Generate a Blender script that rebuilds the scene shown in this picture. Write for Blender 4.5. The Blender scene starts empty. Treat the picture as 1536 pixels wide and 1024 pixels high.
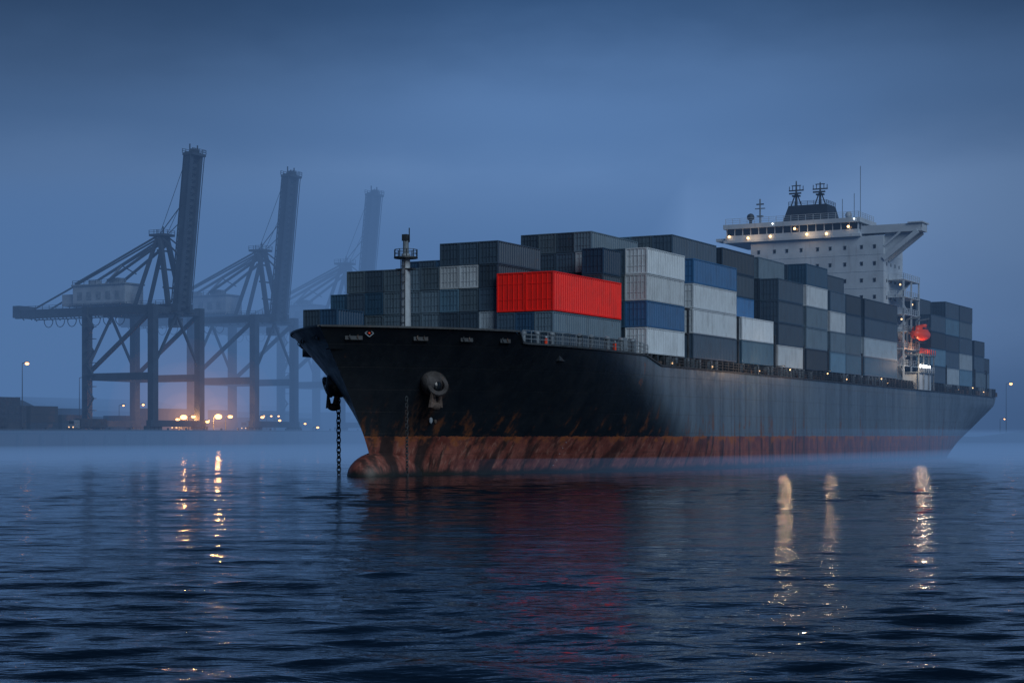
import bpy, bmesh, math, random
import numpy as np
from mathutils import Vector, Matrix
random.seed(7)
scene=bpy.context.scene
col=scene.collection
# ---------------------------------------------------------------- helpers
def clamp(x,a=0.0,b=1.0): return max(a,min(b,x))
def interp(pts,x):
    if x<=pts[0][0]: return pts[0][1]
    for (a,b),(c,d) in zip(pts,pts[1:]):
        if x<=c: return b+(d-b)*(x-a)/(c-a)
    return pts[-1][1]
class NT:
    def __init__(s,name,world=None):
        if world is None:
            s.m=bpy.data.materials.new(name)
        else: s.m=world
        s.m.use_nodes=True; s.t=s.m.node_tree; s.t.nodes.clear()
    def n(s,typ,ins=None,**kw):
        nd=s.t.nodes.new(typ)
        for k,v in kw.items(): setattr(nd,k,v)
        if ins:
            for k,v in ins.items():
                if hasattr(v,'links') and hasattr(v,'node'): s.t.links.new(v,nd.inputs[k])
                else: nd.inputs[k].default_value=v
        return nd
    def math(s,op,a,b=0.0,c=0.0,cl=False):
        nd=s.n('ShaderNodeMath',{0:a,1:b,2:c},operation=op); nd.use_clamp=cl
        return nd.outputs[0]
    def mix(s,f,a,b,bt='MIX'):
        nd=s.n('ShaderNodeMix',data_type='RGBA',blend_type=bt)
        for k,v in ((0,f),(6,a),(7,b)):
            if hasattr(v,'links') and hasattr(v,'node'): s.t.links.new(v,nd.inputs[k])
            else: nd.inputs[k].default_value=v
        return nd.outputs[2]
    def ss(s,x,a,b,o0=0.0,o1=1.0):
        nd=s.n('ShaderNodeMapRange',{0:x,1:a,2:b,3:o0,4:o1},interpolation_type='SMOOTHSTEP')
        return nd.outputs[0]
    def noise(s,vec,scale,detail=4,rough=.55,mp=None):
        if mp is not None:
            vec=s.n('ShaderNodeMapping',{'Vector':vec,'Scale':mp}).outputs[0]
        return s.n('ShaderNodeTexNoise',{'Vector':vec,'Scale':scale,'Detail':detail,'Roughness':rough}).outputs[0]
    def out(s,sh,kind='ShaderNodeOutputMaterial',inp='Surface'):
        o=s.n(kind); s.t.links.new(sh,o.inputs[inp]); return s.m
    def pbsdf(s,colr,rough=.6,metal=0.0,normal=None,spec=.5,ior=1.5):
        ins={'Base Color':colr,'Roughness':rough,'Metallic':metal,'Specular IOR Level':spec,'IOR':ior}
        if normal is not None: ins['Normal']=normal
        return s.n('ShaderNodeBsdfPrincipled',ins).outputs[0]
def C(r,g,b): return (r,g,b,1)
def paint(name,c,rough=.6,var=.35,sc=.6,rust=0.0,metal=0.0):
    t=NT(name); tc=t.n('ShaderNodeTexCoord').outputs['Object']
    nz=t.noise(tc,sc,5)
    st=t.noise(tc,1.3,4,.6,mp=(1,1,.12))
    f=t.ss(nz,.3,.7)
    colr=t.mix(f,C(*[x*(1-var) for x in c]),C(*[min(1,x*(1+var*.5)) for x in c]))
    if rust>0:
        colr=t.mix(t.math('MULTIPLY',t.ss(st,.56,.72),rust),colr,C(.10,.04,.02))
    bp=t.n('ShaderNodeBump',{'Height':st,'Strength':.15,'Distance':.05}).outputs[0]
    return t.out(t.pbsdf(colr,rough,metal,bp))
def emis(name,c,s):
    t=NT(name); e=t.n('ShaderNodeEmission',{'Color':C(*c),'Strength':s}).outputs[0]; return t.out(e)

class B:
    def __init__(s): s.v=[];s.f=[];s.m=[];s.mats=[]
    def mi(s,m):
        if m not in s.mats: s.mats.append(m)
        return s.mats.index(m)
    def add(s,vs,fs,m):
        o=len(s.v); s.v+= [tuple(v) for v in vs]; k=s.mi(m)
        for f in fs: s.f.append(tuple(o+i for i in f)); s.m.append(k)
    def box(s,m,x0,x1,y0,y1,z0,z1):
        vs=[(x,y,z) for z in (z0,z1) for y in (y0,y1) for x in (x0,x1)]
        s.add(vs,[(0,2,3,1),(4,5,7,6),(0,1,5,4),(2,6,7,3),(0,4,6,2),(1,3,7,5)],m)
    def beam(s,m,p,q,w,h=None,n=4,w2=None):
        p=Vector(p);q=Vector(q);d=q-p
        if d.length<1e-6:return
        h=h or w
        up=Vector((0,0,1)) if abs(d.normalized().z)<.95 else Vector((0,1,0))
        a=d.cross(up).normalized(); b=a.cross(d).normalized()
        vs=[]
        for P,k in ((p,1.0),(q,(w2/w if w2 else 1.0))):
            for i in range(n):
                if n==4: ca,cb=[(-.5,-.5),(.5,-.5),(.5,.5),(-.5,.5)][i]
                else: ca,cb=.5*math.cos(2*math.pi*i/n),.5*math.sin(2*math.pi*i/n)
                vs.append(P+a*ca*w*k+b*cb*h*k)
        fs=[(i,(i+1)%n,n+(i+1)%n,n+i) for i in range(n)]+[tuple(range(n))[::-1],tuple(range(n,2*n))]
        s.add(vs,fs,m)
    def ball(s,m,c,rx,ry=None,rz=None,nu=16,nv=10,pw=1.0):
        ry=ry or rx; rz=rz or rx; vs=[];fs=[]
        for j in range(nv+1):
            th=math.pi*j/nv
            for i in range(nu):
                ph=2*math.pi*i/nu
                vs.append((c[0]+rx*math.cos(th),c[1]+ry*max(0,math.sin(th))**pw*math.cos(ph),c[2]+rz*max(0,math.sin(th))**pw*math.sin(ph)))
        for j in range(nv):
            for i in range(nu):
                fs.append((j*nu+i,j*nu+(i+1)%nu,(j+1)*nu+(i+1)%nu,(j+1)*nu+i))
        s.add(vs,fs,m)
    def torus(s,m,M,R,r,stretch=1.5,nu=12,nv=6):
        vs=[];fs=[]
        for i in range(nu):
            a=2*math.pi*i/nu
            for j in range(nv):
                b=2*math.pi*j/nv
                vs.append(M@Vector(((R+r*math.cos(b))*math.cos(a),r*math.sin(b),((R+r*math.cos(b))*math.sin(a))*stretch)))
        for i in range(nu):
            for j in range(nv):
                fs.append((i*nv+j,((i+1)%nu)*nv+j,((i+1)%nu)*nv+(j+1)%nv,i*nv+(j+1)%nv))
        s.add(vs,fs,m)
    def rail(s,m,pts,h=1.1,step=1.8,w=.07,n=3):
        for a,b in zip(pts,pts[1:]):
            a=Vector(a);b=Vector(b);L=(b-a).length;k=max(1,round(L/step))
            for i in range(k+1):
                p=a.lerp(b,i/k); s.beam(m,p,p+Vector((0,0,h)),w)
            for j in range(n):
                o=Vector((0,0,h*(j+1)/n)); s.beam(m,a+o,b+o,w*.8)
    def mesh(s,name):
        me=bpy.data.meshes.new(name); me.from_pydata(s.v,[],s.f)
        for m in s.mats: me.materials.append(m)
        me.polygons.foreach_set('material_index',s.m)
        bm=bmesh.new(); bm.from_mesh(me)
        bmesh.ops.recalc_face_normals(bm,faces=bm.faces); bm.to_mesh(me); bm.free()
        me.update(); return me
    def obj(s,name,parent=None,smooth=False):
        me=s.mesh(name)
        if smooth: me.polygons.foreach_set('use_smooth',[True]*len(me.polygons))
        return link(name,me,parent)
def link(name,data,parent=None):
    o=bpy.data.objects.new(name,data); col.objects.link(o)
    if parent: o.parent=parent
    return o
def empty(name,loc=(0,0,0),rot=0,parent=None):
    e=link(name,None,parent); e.location=loc; e.rotation_euler=(0,0,rot); return e
def lamp(name,parent,loc,power,c=(1,.6,.28),r=.3):
    l=bpy.data.lights.new(name,'POINT'); l.energy=power; l.color=c; l.shadow_soft_size=r
    o=link(name,l,parent); o.location=loc; return o

# ---------------------------------------------------------------- materials
M_steel=paint('dark_steel',(.03,.042,.055),.6,.4,1.0,.3)
M_grey=paint('grey_paint',(.16,.21,.26),.55,.3,1.0,.25)
M_mast=paint('mast_paint',(.34,.41,.48),.5,.2,.8,.3)
M_white=paint('white_paint',(.43,.51,.59),.5,.14,.25,.2)
M_crane=paint('crane_paint',(.03,.05,.075),.6,.3,.3,.1)
M_cranehouse=paint('crane_house_paint',(.25,.31,.37),.6,.2,.3,.2)
M_glass=NT('window_glass'); M_glass=M_glass.out(M_glass.pbsdf(C(.01,.014,.02),.08))
M_deck=paint('deck_paint',(.06,.05,.05),.8,.4,.5,.5)
M_rust=paint('rusty_steel',(.11,.085,.075),.8,.6,1.5,.7)
M_bolster=paint('hawse_bolster',(.045,.045,.05),.7,.6,.8,.9)
M_orange=NT('lifeboat_orange'); M_orange=M_orange.out(M_orange.pbsdf(C(.9,.08,.03),.4))
M_funnel=paint('funnel_paint',(.02,.03,.045),.5,.3,.4,.1)
E_warm=emis('warm_lamp',(1,.55,.22),6); E_white=emis('cool_lamp',(.9,.95,1),7); E_sod=emis('sodium_lamp',(1,.42,.12),9)
E_dim=emis('shaded_lamp',(1,.6,.3),2.5); E_quay=emis('quay_lamp',(1,.50,.22),5)

def hull_mat():
    t=NT('hull_paint'); tc=t.n('ShaderNodeTexCoord').outputs['Object']
    x,y,z=[t.n('ShaderNodeSeparateXYZ',{0:tc}).outputs[i] for i in range(3)]
    big=t.noise(tc,.09,5); med=t.noise(tc,.5,6,.65); fine=t.noise(tc,3.5,5,.7)
    streak=t.noise(tc,.9,6,.6,mp=(1,.6,.06)); streak2=t.noise(tc,2.6,5,.6,mp=(1,.6,.04)); wide=t.noise(tc,.28,4,.6,mp=(1,.6,.05))
    ramp=t.ss(t.math('ADD',t.math('SUBTRACT',x,t.math('MULTIPLY',t.math('SUBTRACT',14.0,z),1.6)),t.math('MULTIPLY',big,8)),36,52)  # shade of the bow flare painted into the colour; side aft painted lighter
    top=t.mix(ramp,C(.006,.011,.018),C(.115,.165,.22))
    top=t.mix(t.math('MULTIPLY',t.ss(streak,.38,.68),.5),top,t.mix(ramp,C(.003,.006,.010),C(.04,.058,.08)))
    top=t.mix(t.math('MULTIPLY',t.ss(wide,.4,.7),.4),top,t.mix(ramp,C(.012,.018,.028),C(.05,.075,.10)))
    top=t.mix(t.math('MULTIPLY',t.ss(streak2,.52,.75),.35),top,t.mix(ramp,C(.02,.028,.038),C(.22,.265,.31)))
    near=t.ss(z,12,4.5); rm=t.math('MULTIPLY',t.ss(t.math('ADD',streak,t.math('MULTIPLY',near,.13)),.62,.74),t.ss(z,11.5,4,.0,.8))
    rm=t.math('MULTIPLY',rm,t.ss(med,.40,.62))
    top=t.mix(rm,top,C(.17,.058,.02))
    # isolated rust blooms and weeps below the hawse pipes
    top=t.mix(t.math('MULTIPLY',t.ss(t.noise(tc,.22,6,.75,mp=(1,1,.5)),.655,.70),.75),top,C(.15,.055,.025))
    hx=t.math('ABSOLUTE',t.math('SUBTRACT',x,7.5)); hw=t.math('MULTIPLY',t.ss(hx,2.2,.2),t.ss(streak2,.42,.6)); hw=t.math('MULTIPLY',hw,t.ss(z,11.5,9.5))
    top=t.mix(t.math('MULTIPLY',hw,.55),top,C(.10,.05,.03))
    red=t.mix(t.ss(med,.3,.7),C(.125,.034,.028),C(.27,.095,.078))
    red=t.mix(t.math('MULTIPLY',t.ss(fine,.45,.65),.4),red,C(.07,.035,.03))
    red=t.mix(t.math('MULTIPLY',t.ss(streak,.5,.66),.85),red,C(.022,.017,.018))
    red=t.mix(t.math('MULTIPLY',t.ss(streak2,.54,.68),.5),red,C(.36,.20,.16))
    red=t.mix(t.math('MULTIPLY',t.ss(wide,.50,.62),t.ss(x,75,12,.3,.9)),red,C(.018,.017,.02))
    red=t.mix(t.math('MULTIPLY',t.ss(t.math('ADD',t.math('MULTIPLY',z,.12),med),.97,1.12),.75),red,C(.30,.095,.028))
    red=t.mix(t.ss(t.math('ADD',z,t.math('MULTIPLY',med,1.2)),1.7,.8),red,C(.012,.016,.016))
    line=t.math('GREATER_THAN',t.math('ADD',z,t.math('MULTIPLY',t.math('SUBTRACT',streak2,.5),.6)),4.8)
    wl=t.mix(line,red,top)
    bv=t.n('ShaderNodeCombineXYZ',{0:x,1:z,2:0.0}).outputs[0]
    br=t.n('ShaderNodeTexBrick',{'Vector':bv,'Scale':1.0,'Mortar Size':.035,'Brick Width':9.0,'Row Height':2.6,'Mortar Smooth':.6})
    wl=t.mix(t.math('MULTIPLY',br.outputs['Fac'],.35),wl,C(.01,.012,.015))
    hgt=t.math('ADD',t.math('MULTIPLY',med,.4),t.math('MULTIPLY',br.outputs['Fac'],-.3))
    hgt=t.math('ADD',hgt,t.math('MULTIPLY',t.noise(tc,.35,2),.9))
    bp=t.n('ShaderNodeBump',{'Height':hgt,'Strength':.4,'Distance':.15}).outputs[0]
    return t.out(t.pbsdf(wl,t.ss(med,.2,.8,.34,.6),0,bp,.5))
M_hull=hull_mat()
def cont_mat():
    t=NT('container_paint'); tc=t.n('ShaderNodeTexCoord').outputs['Object']
    oi=t.n('ShaderNodeObjectInfo'); base=oi.outputs['Color']; rnd=oi.outputs['Random']
    off=t.n('ShaderNodeVectorMath',{0:tc,1:t.n('ShaderNodeCombineXYZ',{0:t.math('MULTIPLY',rnd,90),1:t.math('MULTIPLY',rnd,37),2:0.0}).outputs[0]},operation='ADD').outputs[0]
    nz=t.noise(off,.5,6,.6); st=t.noise(off,1.6,5,.6,mp=(1,1,.15))
    c=t.mix(t.math('MULTIPLY',t.ss(nz,.4,.75),.3),base,t.mix(.5,base,C(.02,.025,.03)))
    c=t.mix(t.math('MULTIPLY',t.ss(st,.5,.72),.25),c,C(.035,.03,.03))
    c=t.mix(t.math('MULTIPLY',t.ss(t.noise(off,.9,6,.7),.66,.72),.45),c,C(.12,.05,.03))
    return t.out(t.pbsdf(c,.5,0,None,.4))
M_cont=cont_mat()

# ---------------------------------------------------------------- container mesh
cache={}
def cont_mesh(L,w,h):
    k=(round(L,2),round(w,2),round(h,2))
    if k in cache: return cache[k]
    b=B(); m=M_cont; g=.035; x0,x1=g,L-g; y0,y1=g,w-g; z0,z1=.04,h-.02; p=.2; d=.12
    for X in (x0,x1-p):
        for Y in (y0,y1-p): b.box(m,X,X+p,Y,Y+p,z0,z1)
    for Y in (y0,y1-p):
        b.box(m,x0+p,x1-p,Y,Y+p,z0,z0+.2); b.box(m,x0+p,x1-p,Y,Y+p,z1-.14,z1)
    for X in (x0,x1-p):
        b.box(m,X,X+p,y0+p,y1-p,z0,z0+.2); b.box(m,X,X+p,y0+p,y1-p,z1-.16,z1)
    b.box(m,x0+p,x1-p,y0+p,y1-p,z1-.1,z1-.04)
    def corr(a0,a1,fix,sgn,ax):
        n=max(3,round((a1-a0)/.62)); st=(a1-a0)/n; prof=[]
        for i in range(n):
            s0=a0+i*st
            prof+= [(s0,0),(s0+st*.32,0),(s0+st*.5,1),(s0+st*.82,1)]
        prof.append((a1,0)); vs=[]
        for a,q in prof:
            o=fix+sgn*(.03+q*d)
            for z in (z0+.2,z1-.14): vs.append((a,o,z) if ax==0 else (o,a,z))
        b.add(vs,[(2*i,2*i+2,2*i+3,2*i+1) for i in range(len(prof)-1)],m)
    corr(x0+p,x1-p,y0,1,0); corr(x0+p,x1-p,y1,-1,0); corr(y0+p,y1-p,x1,-1,1)
    X=x0+.08; b.box(m,X,X+.05,y0+p,w/2-.02,z0+.2,z1-.16); b.box(m,X,X+.05,w/2+.02,y1-p,z0+.2,z1-.16)
    b.box(m,X+.06,X+.08,y0+p,y1-p,z0+.2,z1-.16)
    for f in (.2,.4,.6,.8):
        Y=y0+p+(y1-y0-2*p)*f; b.beam(m,(X-.03,Y,z0+.12),(X-.03,Y,z1-.1),.06)
    for f in (.3,.7):
        b.box(m,X-.05,X,y0+p+.1,y1-p-.1,z0+(z1-z0)*f,z0+(z1-z0)*f+.05)
    me=b.mesh('container_mesh'); cache[k]=me; return me

# ---------------------------------------------------------------- SHIP
ANG=math.atan2(.880,.474)
ship=empty('container_ship',(-18.9,206,0),ANG)
cargo=empty('shipping_containers',(-18.9,206,0),ANG)
def zt(s): return interp([(-8,17.6),(11.6,17.45),(13.2,16.1),(41,15.7),(46,14.5),(252,14.0)],s)
def stem(z): return 4.5-11.5*(max(0,z)/17.6)**1.3
def stern(z): return 234+18*clamp(z/14)**.8
def hb(s,z):
    f=clamp(z/17.6); Lf=75-33*f; p=1.9+1.1*f
    u=clamp(1-(s-stem(z))/Lf); h=19.8*(1-u**p)
    a=clamp((s-185)/(stern(z)-185)); return h*(1-(.5-.44*clamp(z/12))*a*a)
b=B(); n=150; mz=22; NV=[]
for i in range(n+1):
    q=(i/n)**1.8
    for j in range(mz+1):
        v=j/mz; z=17.0*v
        for _ in range(8):
            s=stem(z)+q*(stern(z)-stem(z)); z=-2+v*(zt(s)+2)
        NV.append((s,hb(s,z),z))
R=mz+1
for side in (-1,1):
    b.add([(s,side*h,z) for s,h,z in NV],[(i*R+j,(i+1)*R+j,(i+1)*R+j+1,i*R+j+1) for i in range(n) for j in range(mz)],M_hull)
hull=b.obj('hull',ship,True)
b=B()
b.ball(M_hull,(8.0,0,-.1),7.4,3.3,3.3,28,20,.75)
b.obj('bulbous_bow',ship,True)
b=B()
last=NV[n*R:]
b.add([(s,h,z) for s,h,z in last]+[(s,-h,z) for s,h,z in last],[(j,j+1,R+j+1,R+j) for j in range(mz)],M_hull)
prev=None
for i in range(0,101):
    s=-5.5+i*2.575
    z=15.0 if s<45 else zt(s)-.12
    h=max(.05,hb(s,z)-.25)
    if prev: b.add([(prev[0],-prev[1],prev[2]),(prev[0],prev[1],prev[2]),(s,h,z),(s,-h,z)],[(0,1,2,3)],M_deck)
    prev=(s,h,z)
b.obj('hull_ends_and_deck',ship)
b=B()
for side in (-1,1):
    ps=[]
    s=-6.9
    while s<252:
        ps.append((s,side*hb(s,zt(s)),zt(s))); s+= .8 if s<50 else 6
    for a,c in zip(ps,ps[1:]): b.beam(M_steel,a,c,.35,.22)
    ps=[]
    for i in range(12): 
        s=13.4+i*2.6; ps.append((s,side*(hb(s,zt(s))-.15),zt(s)+.1))
    b.rail(M_grey,ps,1.5,1.3,.09,3)
    ps=[(s,side*(hb(s,zt(s))-.1),zt(s)+.1) for s in range(48,250,6)]
    b.rail(M_steel,ps,1.2,1.5,.11,3)
b.obj('gunwale_and_railings',ship)
b=B()
for side in (-1,1):
    s=44
    while s<250:
        b.box(M_grey if random.random()<.4 else M_steel,s,s+.5,side*18.9-.3,side*18.9+.3,14,15.95)
        if random.random()<.5: b.box(M_steel,s+.8,s+1.8,side*18.2-.3,side*18.2+.3,14,15.2)
        if random.random()<.3: b.box(M_rust,s+.2,s+.9,side*19.3-.2,side*19.3+.2,14.1,15.1)
        s+=2.2
b.box(M_steel,20,167,-17.4,17.4,14.2,15.9); b.box(M_steel,189,249,-16.8,16.8,13.6,15.9)
for s in (57.6,77.5,94,108.3,121.4,141.5,203.1,229,240.4):
    H={57.6:23,77.5:23,94:21}.get(s,20)
    for t in [-19+3.3*i for i in range(12)]+[19]:
        b.beam(M_steel,(s,t,14.3),(s,t,H),.3)
    for z in (19.4,H): b.box(M_steel,s-.45,s+.45,-19.1,19.1,z-.12,z+.12)
b.obj('hatch_coamings_and_lashing_bridges',ship)

# bow fittings
b=B()
def hp(s,z,side,o=0.0): 
    return Vector((s,side*(hb(s,z)+o),z))
for side in (-1,1):
    c=hp(7,11.4,side,-.5 if side>0 else -.9)
    b.ball(M_hull if side<0 else M_bolster,(c.x-.1,c.y,c.z),2.2,1.4,1.8,22,14)
    ca=c+Vector((-1.0,1.05*side,-.5)); 
    b.torus(M_bolster,Matrix.Translation(ca)@Matrix.Rotation(.75*side,4,'Z')@Matrix.Rotation(.35,4,'X'),1.05,.32,1.0,20,8)
    b.ball(M_glass,ca+Vector((.15,-.15*side,0)),.75,.5,.75,14,8)
    a=hp(7,10.0,side,.9 if side>0 else .2)+Vector((-.8,.2*side,0))
    b.beam(M_rust,a+Vector((.2,-.5*side,1.3)),a+Vector((0,.15*side,-1.5)),.55,None,8)
    b.ball(M_rust,a+Vector((0,.2*side,-1.55)),1.15,.5,.5,14,8)
    for d in (-1,1):
        b.beam(M_rust,a+Vector((d*.95,.25*side,-1.7)),a+Vector((d*1.05,.35*side,.1)),.75,.45,4,.2)
    for s in (-4.5,1.0,5.5,10):
        z=16.4; p=hp(s,z,side,.0); q=hp(s+1.3,z,side,.0)
        b.beam(M_steel,p,q,.16,.7)
        b.torus(M_rust if s==1.0 else M_steel,Matrix.Translation(p.lerp(q,.3)+Vector((-.05,side*.08,0))),.25,.06,1,10,6)
        b.torus(M_rust,Matrix.Translation(p.lerp(q,.75)+Vector((-.05,side*.08,0))),.2,.05,1,10,6)
for i in range(5):
    p=hp(30,1.0+i*.75,1,.03); b.box(M_white,p.x,p.x+.35,p.y-.03,p.y+.03,p.z,p.z+.32)
p=hp(9,6.8,1,.05); b.ball(M_mast,p,.3,.2,.45,10,8); b.ball(M_rust,p+Vector((.75,.2,0)),.3,.2,.45,10,8)
p=hp(-3.4,16.8,1,.06); q=hp(-2.6,16.8,1,.06); e1=(q-p).normalized(); cc=(p+q)/2+Vector((-.05,.1,0)); up=Vector((0,0,1))
pts=[cc+e1*.5,cc+up*.42,cc-e1*.5,cc-up*.42]
for k in range(4): b.beam(M_grey,pts[k],pts[(k+1)%4],.08,.10)
b.ball(M_orange,cc,.2,.13,.13,8,6)
b.obj('anchors_and_bow_fittings',ship)
b=B()
def chain(p,length,sc=.34):
    z=0;i=0
    while z<length:
        M=Matrix.Translation(Vector(p)+Vector((.012*z,0,-z)))@Matrix.Rotation((i%2)*math.pi/2+.4,4,'Z')
        b.torus(M_steel,M,sc*.6,sc*.17,1.6,10,5); z+=sc*1.35; i+=1
a=hp(7,9.2,-1,.8); chain((a.x-.4,a.y,a.z),a.z+.5,.45)
a=hp(6,7.5,1,.1); chain((a.x-2.2,a.y+1.2,9.3),9.8,.30)
b.obj('anchor_chains',ship)
b=B()
b.beam(M_mast,(11.9,0,15),(11.9,0,27.6),1.35,n=14,w2=1.05)
b.beam(M_grey,(11.9,0,27.6),(11.9,0,29.2),.75,n=10); b.box(M_steel,11.5,12.3,-.35,.35,29.2,30)
b.beam(M_steel,(11.9,.5,29),(11.9,.5,30.8),.1)
b.beam(M_steel,(11.9,0,27.0),(11.9,0,27.2),3.0,n=14)
ring=[(11.9+1.45*math.cos(a*math.pi/5),1.45*math.sin(a*math.pi/5),27.2) for a in range(11)]
b.rail(M_steel,ring,.9,1.2,.08,2)
b.box(M_steel,11.4,12.4,-1.2,1.2,25.6,25.75)
for z in range(16,27): b.beam(M_steel,(11.2,-.3,z),(11.2,.3,z),.07)
for yy in (-.3,.3): b.beam(M_steel,(11.2,yy,15),(11.2,yy,27),.07)
for s,t in ((16,14.5),(17.5,15.6),(19.5,16.6),(24,18.2),(27,18.4),(31,18.8),(35,18.9),(38.5,19)):
    b.beam(M_grey,(s,t,15),(s,t,17.4),.45,n=10); b.ball(M_grey,(s,t,17.5),.42,.38,.3,10,6)
for s in (37,40.0): b.box(M_grey,s,s+1.0,17.6,18.4,15,17.9)
for s,t in ((18.5,16.3),(33,18.9)):
    b.beam(M_orange,(s,t,15.2),(s,t,16.9),.5,n=8); b.ball(M_mast,(s,t,17.1),.17,.17,.2,8,6)
b.obj('foremast_and_deck_gear',ship)

# superstructure
b=B()
b.box(M_white,172,186,-14.2,14.2,14,45.4)
b.box(M_white,171.2,186,-20,9.6,45.4,46.0)
b.box(M_white,171.4,182,-19.6,9.2,46.0,46.9)
b.box(M_glass,171.7,181.6,-19.3,8.9,46.9,48.3)
for i in range(17): 
    t=-19.4+i*(28.4/16); b.box(M_white,171.55,171.75,t-.08,t+.08,46.9,48.3)
for i in range(6):
    s=172+i*2; b.box(M_white,s,s+.2,8.85,9.05,46.9,48.3)
b.box(M_white,171.0,182.6,-20.0,9.6,48.3,49.25)
b.box(M_white,172,176,9.2,22,45.9,46.5)
b.box(M_white,172,172.2,9.6,22,46.5,47.5); b.box(M_white,172,176,21.8,22,46.5,47.5); b.box(M_white,175.8,176,9.6,22,46.5,47.5)
b.box(M_white,171.6,176.6,19.2,22.3,47.5,47.75)
b.box(M_white,172,176,-22,-20,45.9,46.5)
for s in (172.1,175.5):
    b.beam(M_white,(s,21.2,45.9),(s,14.2,40.6),.7,.9)
    b.beam(M_white,(s,17.6,45.9),(s,14.2,43.2),.3,.4)
b.add([(173,14.2,45.9),(173,21,45.9),(173,14.2,40.8)],[(0,1,2)],M_white)
for z in (42.8,39.4,36.0,32.6,29.2,25.8,22.4):
    for i in range(9):
        t=-12.4+i*3.1+(.4 if i%3==1 else 0); b.box(M_glass,171.9,171.96,t-.24,t+.24,z+.05,z+.7)
        b.box(M_grey,171.86,171.99,t-.32,t+.32,z+.75,z+.82)
    for i in range(4):
        s=174+i*3; b.box(M_glass,s,s+.5,14.15,14.26,z,z+.7)
    b.box(M_white,171.95,186.1,-14.24,14.24,z-1.2,z-1.12)
for k,z in enumerate((36.5,33,29.5,26,22.5,19)):
    b.box(M_white,175,187,14.2,17.6,z,z+.2); b.rail(M_white,[(175,17.5,z+.2),(187,17.5,z+.2)],1.1,1.5,.1)
    b.rail(M_white,[(175,14.4,z+.2),(175,17.5,z+.2)],1.1,1.5,.1)
    b.beam(M_white,(176 if k%2 else 184,16,z),(184 if k%2 else 176,16,z-3.4),.9,.2)
for s in (175.2,181,186.8): b.beam(M_white,(s,17.4,14),(s,17.4,36.5),.3)
b.rail(M_white,[(171.4,-19.6,49.25),(171.4,9.2,49.25),(182,9.2,49.25)],1.2,1.6,.08)
b.add([(173,-7.6,49.25),(173,2.4,49.25),(181,2.4,49.25),(181,-7.6,49.25),(174,-6.6,52.8),(174,1.6,52.8),(180,1.6,52.8),(180,-6.6,52.8)],
      [(0,1,5,4),(1,2,6,5),(2,3,7,6),(3,0,4,7),(4,5,6,7)],M_funnel)
b.rail(M_steel,[(174,-6.6,52.8),(174,1.6,52.8),(180,1.6,52.8)],.8,1.3,.08)
for t,H in ((-5.6,58.2),(-.4,57.6)):
    b.beam(M_steel,(176,t,52.8),(176,t,H),.65,n=8,w2=.25)
    b.beam(M_steel,(176,t-1.6,56.2),(176,t+1.6,56.2),.25); b.beam(M_steel,(176,t-1.0,57.2),(176,t+1.0,57.2),.18)
    b.box(M_steel,175.5,176.5,t-.8,t+.8,54.9,55.2); b.beam(M_steel,(175.3,t-1.3,55.5),(175.3,t+1.3,55.5),.35,.3)
    for d in (-1.5,-.8,.8,1.5): b.beam(M_steel,(176,t+d,56.2),(176,t+d,57.1),.12)
    b.beam(M_steel,(176,t-1.2,52.8),(176,t,56),.2); b.beam(M_steel,(176,t+1.2,52.8),(176,t,56),.2)
b.beam(M_grey,(173,-12.5,49.25),(173,-12.5,54.5),.35,n=8); b.beam(M_grey,(173,-13.6,52.5),(173,-11.4,52.5),.2)
b.box(M_grey,172.5,173.5,-13.1,-11.9,50.8,51.0); b.beam(M_steel,(173,-13.3,53.4),(173,-11.7,53.4),.25)
b.ball(M_steel,(173,-14.6,50.8),.8,.8,.8,12,8); b.beam(M_steel,(173,-14.6,49.2),(173,-14.6,50.2),.5)
for t,H in ((5,53.5),(7.5,54.5),(8.8,60)): b.beam(M_grey,(174,t,49.2),(174,t,H),.10)
b.ball(M_white,(175,6,50.2),.7,.7,.8,12,8)
b.box(M_funnel,188,196,-4,4,15,44)
b.obj('accommodation_block',ship)
b=B()
for t,z in ((-18.6,46.7),(-14.4,46.2),(-9.5,46.3),(-4.2,47.6),(-1.6,46.3),(2.6,46.2),(7.2,47.4)):
    b.ball(E_warm,(170.9,t,z),.27,.27,.27,8,6)
for t in (-9,8.4): b.ball(E_white,(170.9,t,48.9),.13,.13,.13,8,6)
for z,s in ((33,176),(29.5,185),(26,177),(39.5,174)): b.ball(E_dim,(s,16.5 if z<39 else 14.6,z+2.6),.2,.2,.2,8,6)
for s in (98,117.5,150,222): b.ball(E_warm,(s,20.2,15.6),.1,.1,.1,8,6)
for s in (177,179.2,181.4,183.6): b.ball(E_white,(s,20.4,19.0),.36,.3,.34,8,6)
for s in (51,66,86,104,131,157,212,236): b.ball(E_dim,(s,19.4,15.0),.12,.12,.12,8,6)
b.obj('ship_lamps',ship)
for s,p in ((82,430),(104.6,230)): lamp('streak_light',ship,(s,-25.0,15.2),p,(1,.66,.38),.22)  # added lights hung off the hull to lay streaks on the water
lamp('boat_deck_lamp',ship,(173,-22.2,19),900,(1,.68,.42),.3)
lamp('boat_deck_lamp',ship,(180,-19.5,22.4),330,(1,.45,.2),.3)
for t in (13,1): lamp('bridge_lamp',ship,(169.6,t,46.4),90,(1,.6,.3),.3)
b=B()
for s,o in ((82,25),(104.6,25),(173,22.2)): b.beam(M_steel,(s,19.3,15.6 if s<150 else 18.8),(s,o,15.6 if s<150 else 19.4),.12)  # outrigger arms; the first two carry the added streak lights
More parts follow.
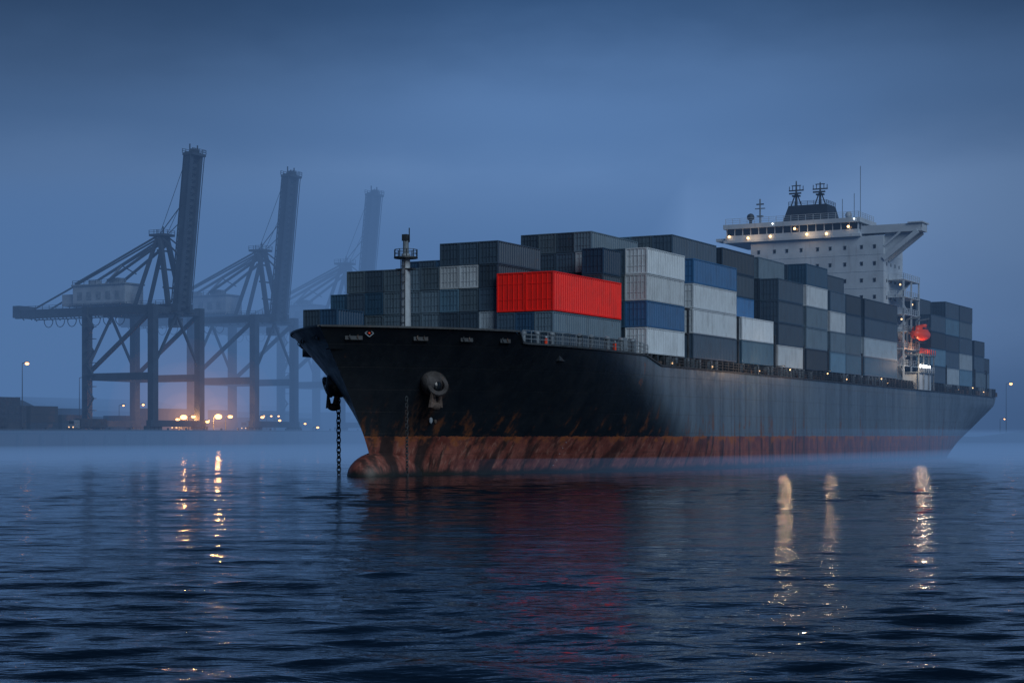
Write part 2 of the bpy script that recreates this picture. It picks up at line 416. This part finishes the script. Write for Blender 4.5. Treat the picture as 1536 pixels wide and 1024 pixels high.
def boat(s0,t0,z0):
    b.ball(M_orange,(s0,t0,z0),4.6,1.6,1.25,20,14,.7)
    b.ball(M_orange,(s0-.2,t0,z0+.8),3.7,1.3,1.15,20,14,.6)
    b.box(M_orange,s0+1.8,s0+3.0,t0-.6,t0+.6,z0+1.7,z0+2.2)
    for i in range(5): b.box(M_glass,s0-2.4+i*1.0,s0-1.9+i*1.0,t0+1.15,t0+1.32,z0+1.0,z0+1.35)
    b.beam(M_steel,(s0-4.4,t0,z0),(s0+4.4,t0,z0),.15,3.35)
boat(181,19.3,25.6)
for s in (177.6,184.4):
    b.beam(M_grey,(s,17.5,22),(s,17.5,28.6),.35); b.beam(M_grey,(s,17.5,28.6),(s,20.2,29.0),.3); b.beam(M_steel,(s,20,29.0),(s,19.6,26.8),.08)
    b.beam(M_grey,(s,17.5,22),(s,20.6,22),.4)
b.box(M_grey,175.5,187.5,17.3,20.8,21.2,21.45); b.rail(M_orange,[(175.5,20.7,21.4),(187.5,20.7,21.4)],1.1,1.5,.1)
b.box(M_white,176,186,17.4,20.2,14.2,17.6); b.box(M_grey,175.5,187.5,17.3,20.6,17.6,17.8)
b.rail(M_white,[(175.5,20.5,17.8),(187.5,20.5,17.8)],1.1,1.5,.1)
for s in (175.6,179.5,183.5,187.3): b.beam(M_grey,(s,20.4,14.3),(s,20.4,21.3),.25)
b.obj('lifeboat_and_davits',ship)
bpy.data.objects['lifeboat_and_davits'].data.polygons.foreach_set('use_smooth',[len(p.vertices)==4 and p.area<1.2 and bpy.data.objects['lifeboat_and_davits'].data.materials[p.material_index]==M_orange for p in bpy.data.objects['lifeboat_and_davits'].data.polygons])
for o in list(ship.children):
    if o.type=='MESH': o.data.transform(Matrix.Scale(-1,4,Vector((0,1,0)))); o.data.flip_normals()

# ---------------------------------------------------------------- cargo
DK=(.030,.055,.088);D2=(.046,.085,.135);D3=(.022,.064,.13);SL=(.09,.145,.20);GB=(.09,.19,.29);BL=(.045,.16,.36);WH=(.45,.53,.60);LG=(.27,.35,.42);TE=(.030,.085,.155)
RND=[DK,DK,D2,D2,D2,D3,SL,SL,TE,GB]
def cont(s0,s1,t0,t1,z,h,c):
    me=cont_mesh(s1-s0,t1-t0,h); o=link('container',me,cargo); o.location=(s0+random.uniform(-.07,.07),-t1+random.uniform(-.03,.03),z)
    k=random.uniform(.75,1.25); o.color=(c[0]*k,c[1]*k,c[2]*k,1); return o
def stack(s0,s1,t0,t1,z0,h,cols):
    for i,c in enumerate(cols):
        if c is None: continue
        cont(s0,s1,t0,t1,z0+i*h,h,c)
def rc(n): return [random.choice(RND) for _ in range(n)]
bt=14.9
stack(13.6,20,-16.9,-14.2,15.1,3.1,[DK,D2]); stack(13.6,20,-14.2,-11.5,15.1,3.1,[DK,D3])
stack(22,34,-18.3,-15.6,bt,3,rc(3))
t=-15.6; k=0
tops=[4,4,4,4,4,5,5,5]
while k<8:
    cl=rc(tops[k])
    if k in(5,6): cl[3]=WH
    if k==7: cl[1]=LG; cl[4]=D2
    if k==1: cl[2]=TE
    if k==4: cl[3]=SL
    stack(22,34,t,t+2.9,bt,3,cl); t+=2.9; k+=1
for (a,c) in ((7.9,D2),(10.6,D3),(13.3,SL)):
    stack(21,41.4,a,a+2.7,15.1,5.4/2,[DK,c])
t=-18
while t<10.0:
    nn=5 if t<-.9 else 6
    stack(40,55.5,t,t+2.75,15.9,2.8,rc(nn)); t+=2.75
stack(40,55.5,9.7,12.5,15.9,2.8,[DK,DK,SL,SL,LG]) 
stack(36,41.8,12.6,15.8,15.9,3.5,[DK,DK,DK,D3])
Z0=16.0;H=3.6;Wd=3.3
bays=[(42.7,56,[[WH,BL,WH,WH],[DK,TE,SL,D2]]),
 (59.2,76.5,[[D2,WH,WH,BL],[DK,D2,SL,D2,D2],[D2,DK,D2,DK,SL]]),
 (78.8,93,[[GB,WH],[DK,DK,BL,D2,DK],[D2,DK,DK,D2,D2]]),
 (95.2,107.6,[[WH,DK,D2,D2],[DK,DK,DK,DK,SL]]),
 (109.2,120.6,[[DK,SL,SL,WH,TE],[D2]*5]),
 (122.2,140.5,[[GB,SL,WH,D2],[DK,DK,DK,DK,D2]]),
 (142.6,164.5,[[GB,LG,D2,DK],[DK,DK,DK,SL]]),
 (190,202,[[D2,GB,DK,D2],[DK,DK,D2,DK,D2]]),
 (204,228,[[LG,D2,DK,GB,D2],[D2]*5]),
 (230,240,[[SL,D2,DK],[DK,DK,SL,D2]]),
 (241.2,249,[[SL,DK],[DK,D2,D2]])]
for s0,s1,rows in bays:
    t1=19.2 if s0<200 else (18.7 if s0<235 else 17.8)
    r=0
    while t1-Wd>-19.3:
        if s0<50 and r>=2: break
        cl=rows[r] if r<len(rows) else rc(len(rows[-1]) if random.random()<.8 else len(rows[-1])-1)
        if s0==122.2 and r==0:
            stack(s0,131,t1-Wd,t1,Z0,H,[GB,SL,WH,D2]); stack(131.3,s1,t1-Wd,t1,Z0,H,[GB,SL,D2,DK])
        elif s0==204 and r==0:
            stack(s0,215.8,t1-Wd,t1,Z0,H,[LG,D2,DK,GB,D2]); stack(216.2,s1,t1-Wd,t1,Z0,H,[GB,LG,D2,SL,DK])
        else: stack(s0,s1,t1-Wd,t1,Z0,H,cl)
        t1-=Wd; r+=1
redp=empty('red_shipping_container',(-18.9,206,0),ANG)
for a in (7.9,12.0):
    me=cont_mesh(20.4,4.05,5.0); o=link('red_container_body',me,redp); o.location=(21,-a-4.05,20.55); o.color=(.93,.018,.012,1)

# ---------------------------------------------------------------- CRANES
QZ=6.2
def crane_parts():
    b=B(); m=M_crane
    def P(g,v,z): return (v,-g,z)
    for v in (-11.5,11.5):
        for g in (-13.5,13.5):
            b.beam(m,P(g,v,8),P(g,v,46),2.5,2.2)
            for d in (-3,-1,1,3): b.box(M_steel,v+d-.7,v+d+.7,-g-.6,-g+.6,QZ,QZ+1.6)
        b.beam(m,P(-13.5,v,23.5),P(13.5,v,23.5),1.8,2.3)
        b.beam(m,P(-13.5,v,44.5),P(13.5,v,44.5),1.6,2)
        b.beam(m,P(-12.5,v,25),P(12.5,v,43.5),1.1)
    for g in (-13.5,13.5):
        b.beam(m,P(g,-13.5,8.6),P(g,13.5,8.6),2,2); b.beam(m,P(g,-11.5,44.5),P(g,11.5,44.5),1.8,2)
        b.beam(m,P(g,-11.5,26),P(g,0,43.5),.7); b.beam(m,P(g,11.5,26),P(g,0,43.5),.7)
    b.beam(m,P(-13.5,-11.5,23.5),P(-13.5,11.5,23.5),1.6,2)
    for v in (-3.0,3.0):
        b.beam(m,P(-51,v,45.5),P(17,v,45.5),1.4,2.4)
        b.beam(M_steel,P(-51,v*1.5,43.9),P(17,v*1.5,43.9),.9,.3)
        b.rail(m,[P(-51,v*1.6,46.6),P(15,v*1.6,46.6)],1.2,3,.14,2)
        g=-50
        while g<14:
            b.beam(m,P(g,v,44.4),P(g+1.2,v,43.3),.25); g+=3.5
    for g in range(-51,18,6): b.beam(m,P(g,-3,45.5),P(g,3,45.5),.8)
    b.box(m,-4,4,50,53,44.2,48.2)
    for i in range(7):
        g=-47+i*5.2
        for k in range(6):
            a0=math.pi*k/6;a1=math.pi*(k+1)/6
            b.beam(M_steel,P(g+2-2*math.cos(a0),4.5,43.6-2.4*math.sin(a0)),P(g+2-2*math.cos(a1),4.5,43.6-2.4*math.sin(a1)),.2)
    b.box(M_cranehouse,-4.5,4.5,4,26,47.4,53.6); b.box(M_grey,-4.9,4.9,3.6,26.4,53.6,54.1)
    b.box(M_cranehouse,-3,3,26,32,47.4,51.2); b.box(M_grey,-2,2,9,13,54.1,56); b.box(M_cranehouse,-1.5,1.5,19,22,54.1,55.6)
    b.rail(m,[P(-26,-4.6,54.1),P(-4,-4.6,54.1)],1.3,2.5,.14,2)
    for g in range(6,25,4): b.box(M_grey,-4.6,-4.5,g,g+2,49,51.6)
    b.beam(M_cranehouse,P(-16,0,54.5),P(-9,0,60),.5); b.beam(m,P(-9,0,60),P(-3,0,57),.3)
    for v in (-3.4,3.4):
        b.beam(m,P(13,v,46),P(8,v*.5,69),1.4,1.2); b.beam(m,P(-1,v,46),P(7,v*.5,68),1.0)
        b.beam(m,P(8,v*.5,69),P(-26,v,54.5),.5); b.beam(m,P(8,v*.5,68),P(-44,v,46.8),.45)
        b.beam(m,P(8,v*.5,66),P(-12,v,55),.7)
        b.beam(m,P(8,v*.5,69),P(17,v,62),.4); b.beam(m,P(8,v*.5,69),P(18.5,v,78),.2); b.beam(m,P(8,v*.5,69),P(20.5,v,93),.12)
    for z in (52,58,64): b.beam(m,P(11.7-(z-46)*.2,-3,z),P(11.7-(z-46)*.2,3,z),.5)
    b.box(m,-2.8,2.8,-10.5,-4.5,68.6,69.3); b.rail(m,[P(4.5,-2.7,69.3),P(10.5,-2.7,69.3),P(10.5,2.7,69.3)],1.2,1.8,.14,2)
    b.beam(m,P(8,0,69),P(8,0,71.8),.3); b.beam(m,P(5.5,0,69),P(5.5,0,71),.25)
    lo=Vector(P(15.5,0,46)); hi=Vector(P(20.5,0,94.5))
    for v in (-2.3,2.3):
        o=Vector((v,0,0)); b.beam(m,lo+o,hi+o,1.4,2.6)
        b.beam(m,lo+o+Vector((0,2.2,1)),hi+o+Vector((0,2.2,-1)),.3)
        b.beam(m,lo+o*1.5+Vector((0,-1.4,1)),hi+o*1.5+Vector((0,-1.4,-1)),.2)
    for i in range(25):
        p=lo.lerp(hi,i/24); b.beam(m,p+Vector((-2.1,0,0)),p+Vector((2.1,0,0)),.6,1.0)
        if i<24:
            q=lo.lerp(hi,(i+1)/24); sg=1 if i%2 else -1
            b.beam(m,p+Vector((-2.1*sg,0,0)),q+Vector((2.1*sg,0,0)),.35)
            for s2 in (-1,1):
                b.beam(m,p+Vector((2.1*s2,2.2,0)),p+Vector((2.1*s2,0,0)),.25); b.beam(m,p+Vector((2.1*s2,2.2,0)),q+Vector((2.1*s2,0,0)),.2)
    b.box(m,-3.4,3.4,-22.6,-18.6,93.4,94.2); b.rail(m,[(-3.4,-22.6,94.2),(3.4,-22.6,94.2),(3.4,-18.6,94.2),(-3.4,-18.6,94.2)],1.3,1.8,.16,2)
    for v in (-2.2,1.6): b.beam(m,(v,-20.6,94.2),(v,-20.6,97),.3); 
    b.box(m,-1.4,1.4,-21.5,-20,94.2,95.6)
    for k in range(9):
        z=9+k*3.8; a,c=(12.2,9.2) if k%2 else (9.2,12.2)
        b.beam(m,(-13.4,a,z),(-13.4,c,z+3.8),.7,.25); b.box(m,-14,-12.6,8.6,12.8,z-.1,z+.1)
    b.box(M_grey,2,5,-12,-8.5,39.6,42.6); b.box(M_glass,1.9,2,-12,-8.5,40.3,42)
    return b.mesh('quay_crane_structure')
cm=crane_parts()
v=Vector((.474,.880,0))
for k in range(3):
    e=empty('harbor_crane',Vector((-119,560,0))+v*52.6*k,ANG)
    link('crane_structure',cm,e)

# ---------------------------------------------------------------- QUAY
M_conc=paint('quay_concrete',(.035,.04,.045),.85,.35,.05,.1)
M_shed=paint('shed_cladding',(.035,.042,.05),.7,.3,.2,.2)
quay=empty('quay',(-119,560,0),ANG)
b=B()
b.box(M_conc,-700,900,-17.5,1500,-3,QZ)
b.box(M_steel,-700,900,-17.9,-17.0,QZ-.6,QZ+.35)
x=-300
while x<400: 
    b.box(M_steel,x,x+1.6,-18.7,-17.9,.3,QZ-.9); b.beam(M_steel,(x+4,-16.6,QZ),(x+4,-16.6,QZ+1),.7,n=8); x+=9
for yy in (-13.5,13.5): b.box(M_steel,-500,700,yy-.1,yy+.1,QZ,QZ+.1)
b.obj('quay_deck',quay)
yard=empty('container_yard_stacks',(-119,560,0),ANG)
b=B(); cs=[M_shed,M_crane,M_steel,M_steel,M_conc]
for x in range(-240,330,14):
    for row,y0 in enumerate((20,46,75)):
        if random.random()<.2: continue
        hh=random.choice((1,2,2,3,3)) if row or x>0 else random.choice((1,2,3,4))
        for q in range(3):
            for z in range(max(1,hh-random.choice((0,0,1)))):
                b.box(random.choice(cs),x,x+12.2,y0+q*2.6,y0+q*2.6+2.44,QZ+z*2.65,QZ+z*2.65+2.6)
b.obj('yard_containers',yard)
def truck(x,y):
    e=empty('terminal_truck',Vector((-119,560,0)),ANG); b=B()
    b.box(M_grey,x,x+2.4,y,y+2.5,QZ+.9,QZ+3.4); b.box(M_glass,x-.03,x,y+.2,y+2.3,QZ+2.2,QZ+3.1); b.box(M_steel,x,x+15,y+.6,y+1.9,QZ+.8,QZ+1.2)
    b.box(M_steel,x+3,x+15,y,y+2.44,QZ+1.25,QZ+3.85)
    for wx in (x+1,x+4,x+12,x+13.4):
        for wy in (y+.2,y+2.3): b.beam(M_steel,(wx,wy-.2,QZ+.55),(wx,wy+.2,QZ+.55),1.1,n=12)
    b.ball(E_dim,(x-.1,y+.4,QZ+1.2),.2,.2,.2,8,6); b.ball(E_dim,(x-.1,y+2.1,QZ+1.2),.2,.2,.2,8,6)
    b.obj('truck_body',e)
truck(-30,2); truck(12,-4); truck(60,4); truck(-75,0)
def warehouse(x,y,L,Wd,h):
    e=empty('harbor_warehouse',(-119,560,0),ANG)
    b=B(); b.box(M_shed,x,x+L,y,y+Wd,QZ,QZ+h)
    b.add([(x-.5,y-.5,QZ+h),(x+L+.5,y-.5,QZ+h),(x+L+.5,y+Wd+.5,QZ+h),(x-.5,y+Wd+.5,QZ+h),(x-.5,y+Wd/2,QZ+h*1.35),(x+L+.5,y+Wd/2,QZ+h*1.35)],
      [(0,1,5,4),(2,3,4,5),(0,4,3),(1,2,5),(0,3,2,1)],M_crane)
    i=x+4
    while i<x+L-6:
        b.box(M_shed,i,i+5,y-.1,y,QZ,QZ+h*.6); b.box(E_dim if random.random()<.12 else M_glass,i+1,i+4,y-.12,y,QZ+h*.72,QZ+h*.84); i+=9
    b.obj('warehouse_walls_and_roof',e)
warehouse(-66,31,50,13,7.5); warehouse(-150,95,70,30,9); warehouse(-60,100,90,30,8); warehouse(60,98,80,30,10); warehouse(170,90,90,30,9)
def halo(parent,loc,r,c,s):
    t=NT('lamp_lit_mist'); e=t.n('ShaderNodeEmission',{'Color':C(*c),'Strength':s}).outputs[0]; t.out(e,inp='Volume')
    bb=B(); bb.ball(t.m,loc,r,r,r,24,16); bb.obj('lit_mist',parent)
def post(X,Y,h,power=0,c=(1,.42,.13),sz=.5,mat=None):
    e=empty('street_lamp',(X,Y,QZ)); b=B(); mat=mat or E_sod
    b.beam(M_steel,(0,0,0),(0,0,h),.4,n=8,w2=.2); b.beam(M_steel,(0,0,h),(1.6,-.8,h+.3),.2); b.box(M_steel,1.1,2.3,-1.3,-.3,h+.2,h+.45)
    b.ball(mat,(1.7,-.8,h-.1),sz,sz,sz*.7,10,8); b.obj('lamp_post_and_head',e)
    if power: lamp('lamp_light',e,(1.7,-.8,h-1.2),power,c,.5)
    return e
post(-152,538,21,0,sz=.6); e0=post(-146,585,18,0,sz=.6)
e1=post(-108,562,4.6,9000,sz=1.1); post(-104.5,560,4.8,0,sz=.7); e2=post(-98.5,572,4.9,9000,sz=1.2); post(-112,573,4,0,sz=.7); post(-95.5,578,5,0,sz=.8); post(-101,566,3.2,0,sz=.6)
for r,s in ((3,.012),(5,.008),(8,.0045),(12,.0026),(17,.0014),(24,.0007)):
    halo(e1,(1.7,-.8,4+r*.1),r,(1,.42,.14),s); halo(e2,(1.7,-.8,4+r*.1),r*.85,(1,.42,.14),s)
for X,Y,h,z in ((-126,585,9,.4),(-88,600,5,.6),(-84,615,4,.5),(-168,600,7,.4),(-147,566,3,.35),(-136,600,9,.3),(-78,640,3,.45),(-70,610,1.5,.45)):
    post(X,Y,h,0,sz=z)
for i in range(4): post(-91+i*2.2,606+i*3,5.5,0,sz=.4,mat=E_quay)

M_hill=paint('distant_shore',(.02,.03,.03),.9,.5,.02)
b=B(); xs=[i*12 for i in range(0,90)]; vs=[];fs=[]
for i,x in enumerate(xs):
    hgt=3+9*clamp(i/12)*(.6+.4*math.sin(i*.31)+.25*math.sin(i*1.13+1))
    vs+= [(170+x,700+x*.25,-1),(170+x,715+x*.25,hgt+random.uniform(0,1.5)),(170+x,900+x*.25,-1)]
for i in range(len(xs)-1):
    for k in range(2): fs.append((3*i+k,3*i+3+k,3*i+4+k,3*i+1+k))
b.add(vs,fs,M_hill); b.obj('distant_shore')
e=post(203,712,24,0,sz=.6); e.location.z=2
e=post(214,760,8,0,sz=.3); e.location.z=4

# ---------------------------------------------------------------- WATER (real wave geometry)
t=NT('sea_water'); tc=t.n('ShaderNodeTexCoord').outputs['Object']
n2=t.noise(tc,1.0,3,.5,mp=(.55,1.5,1)); n3=t.noise(tc,3.2,3,.55,mp=(.55,1.5,1))
h=t.math('ADD',t.math('MULTIPLY',n2,.5),t.math('MULTIPLY',n3,.16))
bp=t.n('ShaderNodeBump',{'Height':h,'Strength':1.0,'Distance':.15}).outputs[0]
M_water=t.out(t.pbsdf(C(.002,.009,.022),.035,0,bp,.5,1.33))
rng=np.random.default_rng(5)
nx,ny=900,900
Yv=14*np.exp(np.linspace(0,math.log(900/14),ny)); U=np.linspace(-1,1,nx)
YY,UU=np.meshgrid(Yv,U,indexing='ij'); XX=UU*(35+.55*YY)+YY*.03
sp=np.maximum(np.gradient(Yv)[:,None]*np.ones_like(XX),(2*(35+.55*YY)/nx))
ZZ=np.zeros_like(XX)
patch=.74+.42*np.sin(XX*.031+1.3*np.sin(YY*.017))*np.sin(YY*.043+.9*np.sin(XX*.021)+.5)
NC=80
for i in range(NC):
    lam=.6*(8/.6)**(i/(NC-1)); th=rng.normal(0,.42)+ .05
    kx,ky=2*math.pi/lam*math.sin(th),2*math.pi/lam*math.cos(th)
    slope=.0265*(1.0 if lam<3.0 else (3.0/lam)**.9)
    amp=slope*lam/(2*math.pi)*math.sqrt(2)*.62
    ramp=np.clip((lam/sp-2.2)/2.5,0,1)
    ph=kx*XX+ky*YY+rng.uniform(0,6.28)+.9*np.sin(XX*.07*rng.uniform(.5,1.5)+YY*.05*rng.uniform(.5,1.5)+i)
    ZZ+=amp*ramp*np.sin(ph)*(patch if lam<6 else 1)
edge=np.clip((1-np.abs(UU))*12,0,1)*np.clip((900-YY)/300,0,1)
ZZ*=edge
verts=np.stack([XX,YY,ZZ],-1).reshape(-1,3)
idx=np.arange(nx*ny).reshape(ny,nx)
q=np.stack([idx[:-1,:-1],idx[:-1,1:],idx[1:,1:],idx[1:,:-1]],-1).reshape(-1,4)
me=bpy.data.meshes.new('sea_waves'); me.vertices.add(len(verts)); me.vertices.foreach_set('co',verts.astype(np.float32).ravel())
me.loops.add(q.size); me.loops.foreach_set('vertex_index',q.astype(np.int32).ravel())
me.polygons.add(len(q)); me.polygons.foreach_set('loop_start',(np.arange(len(q))*4).astype(np.int32)); 
me.polygons.foreach_set('use_smooth',np.ones(len(q),dtype=bool)); me.update(); me.validate()
me.materials.append(M_water)
sea=empty('sea_water')
link('wave_surface',me,sea)
b=B(); b.add([(-3000,-400,-.45),(3000,-400,-.45),(3000,5000,-.45),(-3000,5000,-.45)],[(0,1,2,3)],M_water); b.obj('open_sea',sea)

# ---------------------------------------------------------------- FOG volumes
def fog(name,x0,x1,y0,y1,z0,z1,sig,c):
    t=NT(name+'_volume')
    a=t.n('ShaderNodeVolumeAbsorption',{'Color':C(0,0,0),'Density':sig}).outputs[0]
    e=t.n('ShaderNodeEmission',{'Color':C(*c),'Strength':sig}).outputs[0]
    s=t.n('ShaderNodeAddShader',{0:a,1:e}).outputs[0]; t.out(s,inp='Volume')
    b=B(); b.box(t.m,x0,x1,y0,y1,z0,z1); b.obj(name)
fog('sea_haze',-900,900,235,700,-1,150,.0009,(.070,.150,.325))
fog('fog_bank',-880,120,550,860,-1.2,120,.0034,(.082,.174,.365))
fog('fog_bank',-870,60,592,850,-1.3,95,.0100,(.082,.174,.365))
fog('low_mist',-850,840,215,980,-.9,2.0,.0070,(.090,.18,.365))
fog('low_mist',-840,830,270,970,-.8,6.0,.0030,(.075,.155,.32))

# ---------------------------------------------------------------- WORLD
w=bpy.data.worlds.new('World'); scene.world=w
t=NT('w',w)
tc=t.n('ShaderNodeTexCoord').outputs['Generated']
x,y,z=[t.n('ShaderNodeSeparateXYZ',{0:tc}).outputs[i] for i in range(3)]
nz=t.noise(tc,3.0,4,.5,mp=(1,1,3)); nz2=t.noise(tc,9.0,5,.6,mp=(1,1,2.2))
zz=t.math('ADD',z,t.math('MULTIPLY',t.math('SUBTRACT',nz,.5),.08)); zz=t.math('ADD',zz,t.math('MULTIPLY',t.math('SUBTRACT',nz2,.5),.02))
r=t.n('ShaderNodeValToRGB',{0:zz}); cr=r.color_ramp; cr.interpolation='EASE'
for p,c in ((0,(.10,.20,.42)),(.06,(.23,.40,.74)),(.125,(.31,.51,.88)),(.18,(.125,.25,.50)),(.245,(.022,.066,.165)),(.36,(.006,.024,.072)),(1,(.03,.065,.14))):
    if p in(0,1): e=cr.elements[0 if p==0 else len(cr.elements)-1]; e.position=p
    else: e=cr.elements.new(p)
    e.color=C(*c)
az=t.math('ARCTAN2',x,y)
d=t.math('SUBTRACT',az,.03); g=t.math('EXPONENT',t.math('MULTIPLY',t.math('MULTIPLY',d,d),-30.0))
gm=t.math('ADD',t.math('MULTIPLY',g,.62),.31)
c1=t.mix(1.0,r.outputs[0],t.n('ShaderNodeCombineXYZ',{0:gm,1:gm,2:gm}).outputs[0],'MULTIPLY')
sky=t.n('ShaderNodeTexSky',sky_type='NISHITA'); sky.sun_disc=False; sky.sun_elevation=math.radians(1); sky.sun_rotation=math.radians(150)
bg1=t.n('ShaderNodeBackground',{'Color':c1,'Strength':1.0}).outputs[0]
bg2=t.n('ShaderNodeBackground',{'Color':sky.outputs[0],'Strength':.0008}).outputs[0]
t.out(t.n('ShaderNodeAddShader',{0:bg1,1:bg2}).outputs[0],'ShaderNodeOutputWorld')

# ---------------------------------------------------------------- SUN + CAMERA
sl=bpy.data.lights.new('sun','SUN'); sl.energy=1.6; sl.angle=math.radians(35); sl.color=(.84,.93,1.0)
so=link('sun',sl); dirv=Vector((.42,-.72,.5)); so.rotation_euler=dirv.to_track_quat('Z','Y').to_euler()
cam=bpy.data.cameras.new('camera'); co=link('camera',cam); co.location=(0,0,5); co.rotation_euler=(math.pi/2,0,0)
cam.lens=36*2600/1536; cam.sensor_width=36; cam.shift_y=140/1536; cam.clip_end=8000; cam.clip_start=.5
scene.camera=co
scene.view_settings.view_transform='Standard'; scene.view_settings.look='None'; scene.view_settings.exposure=0
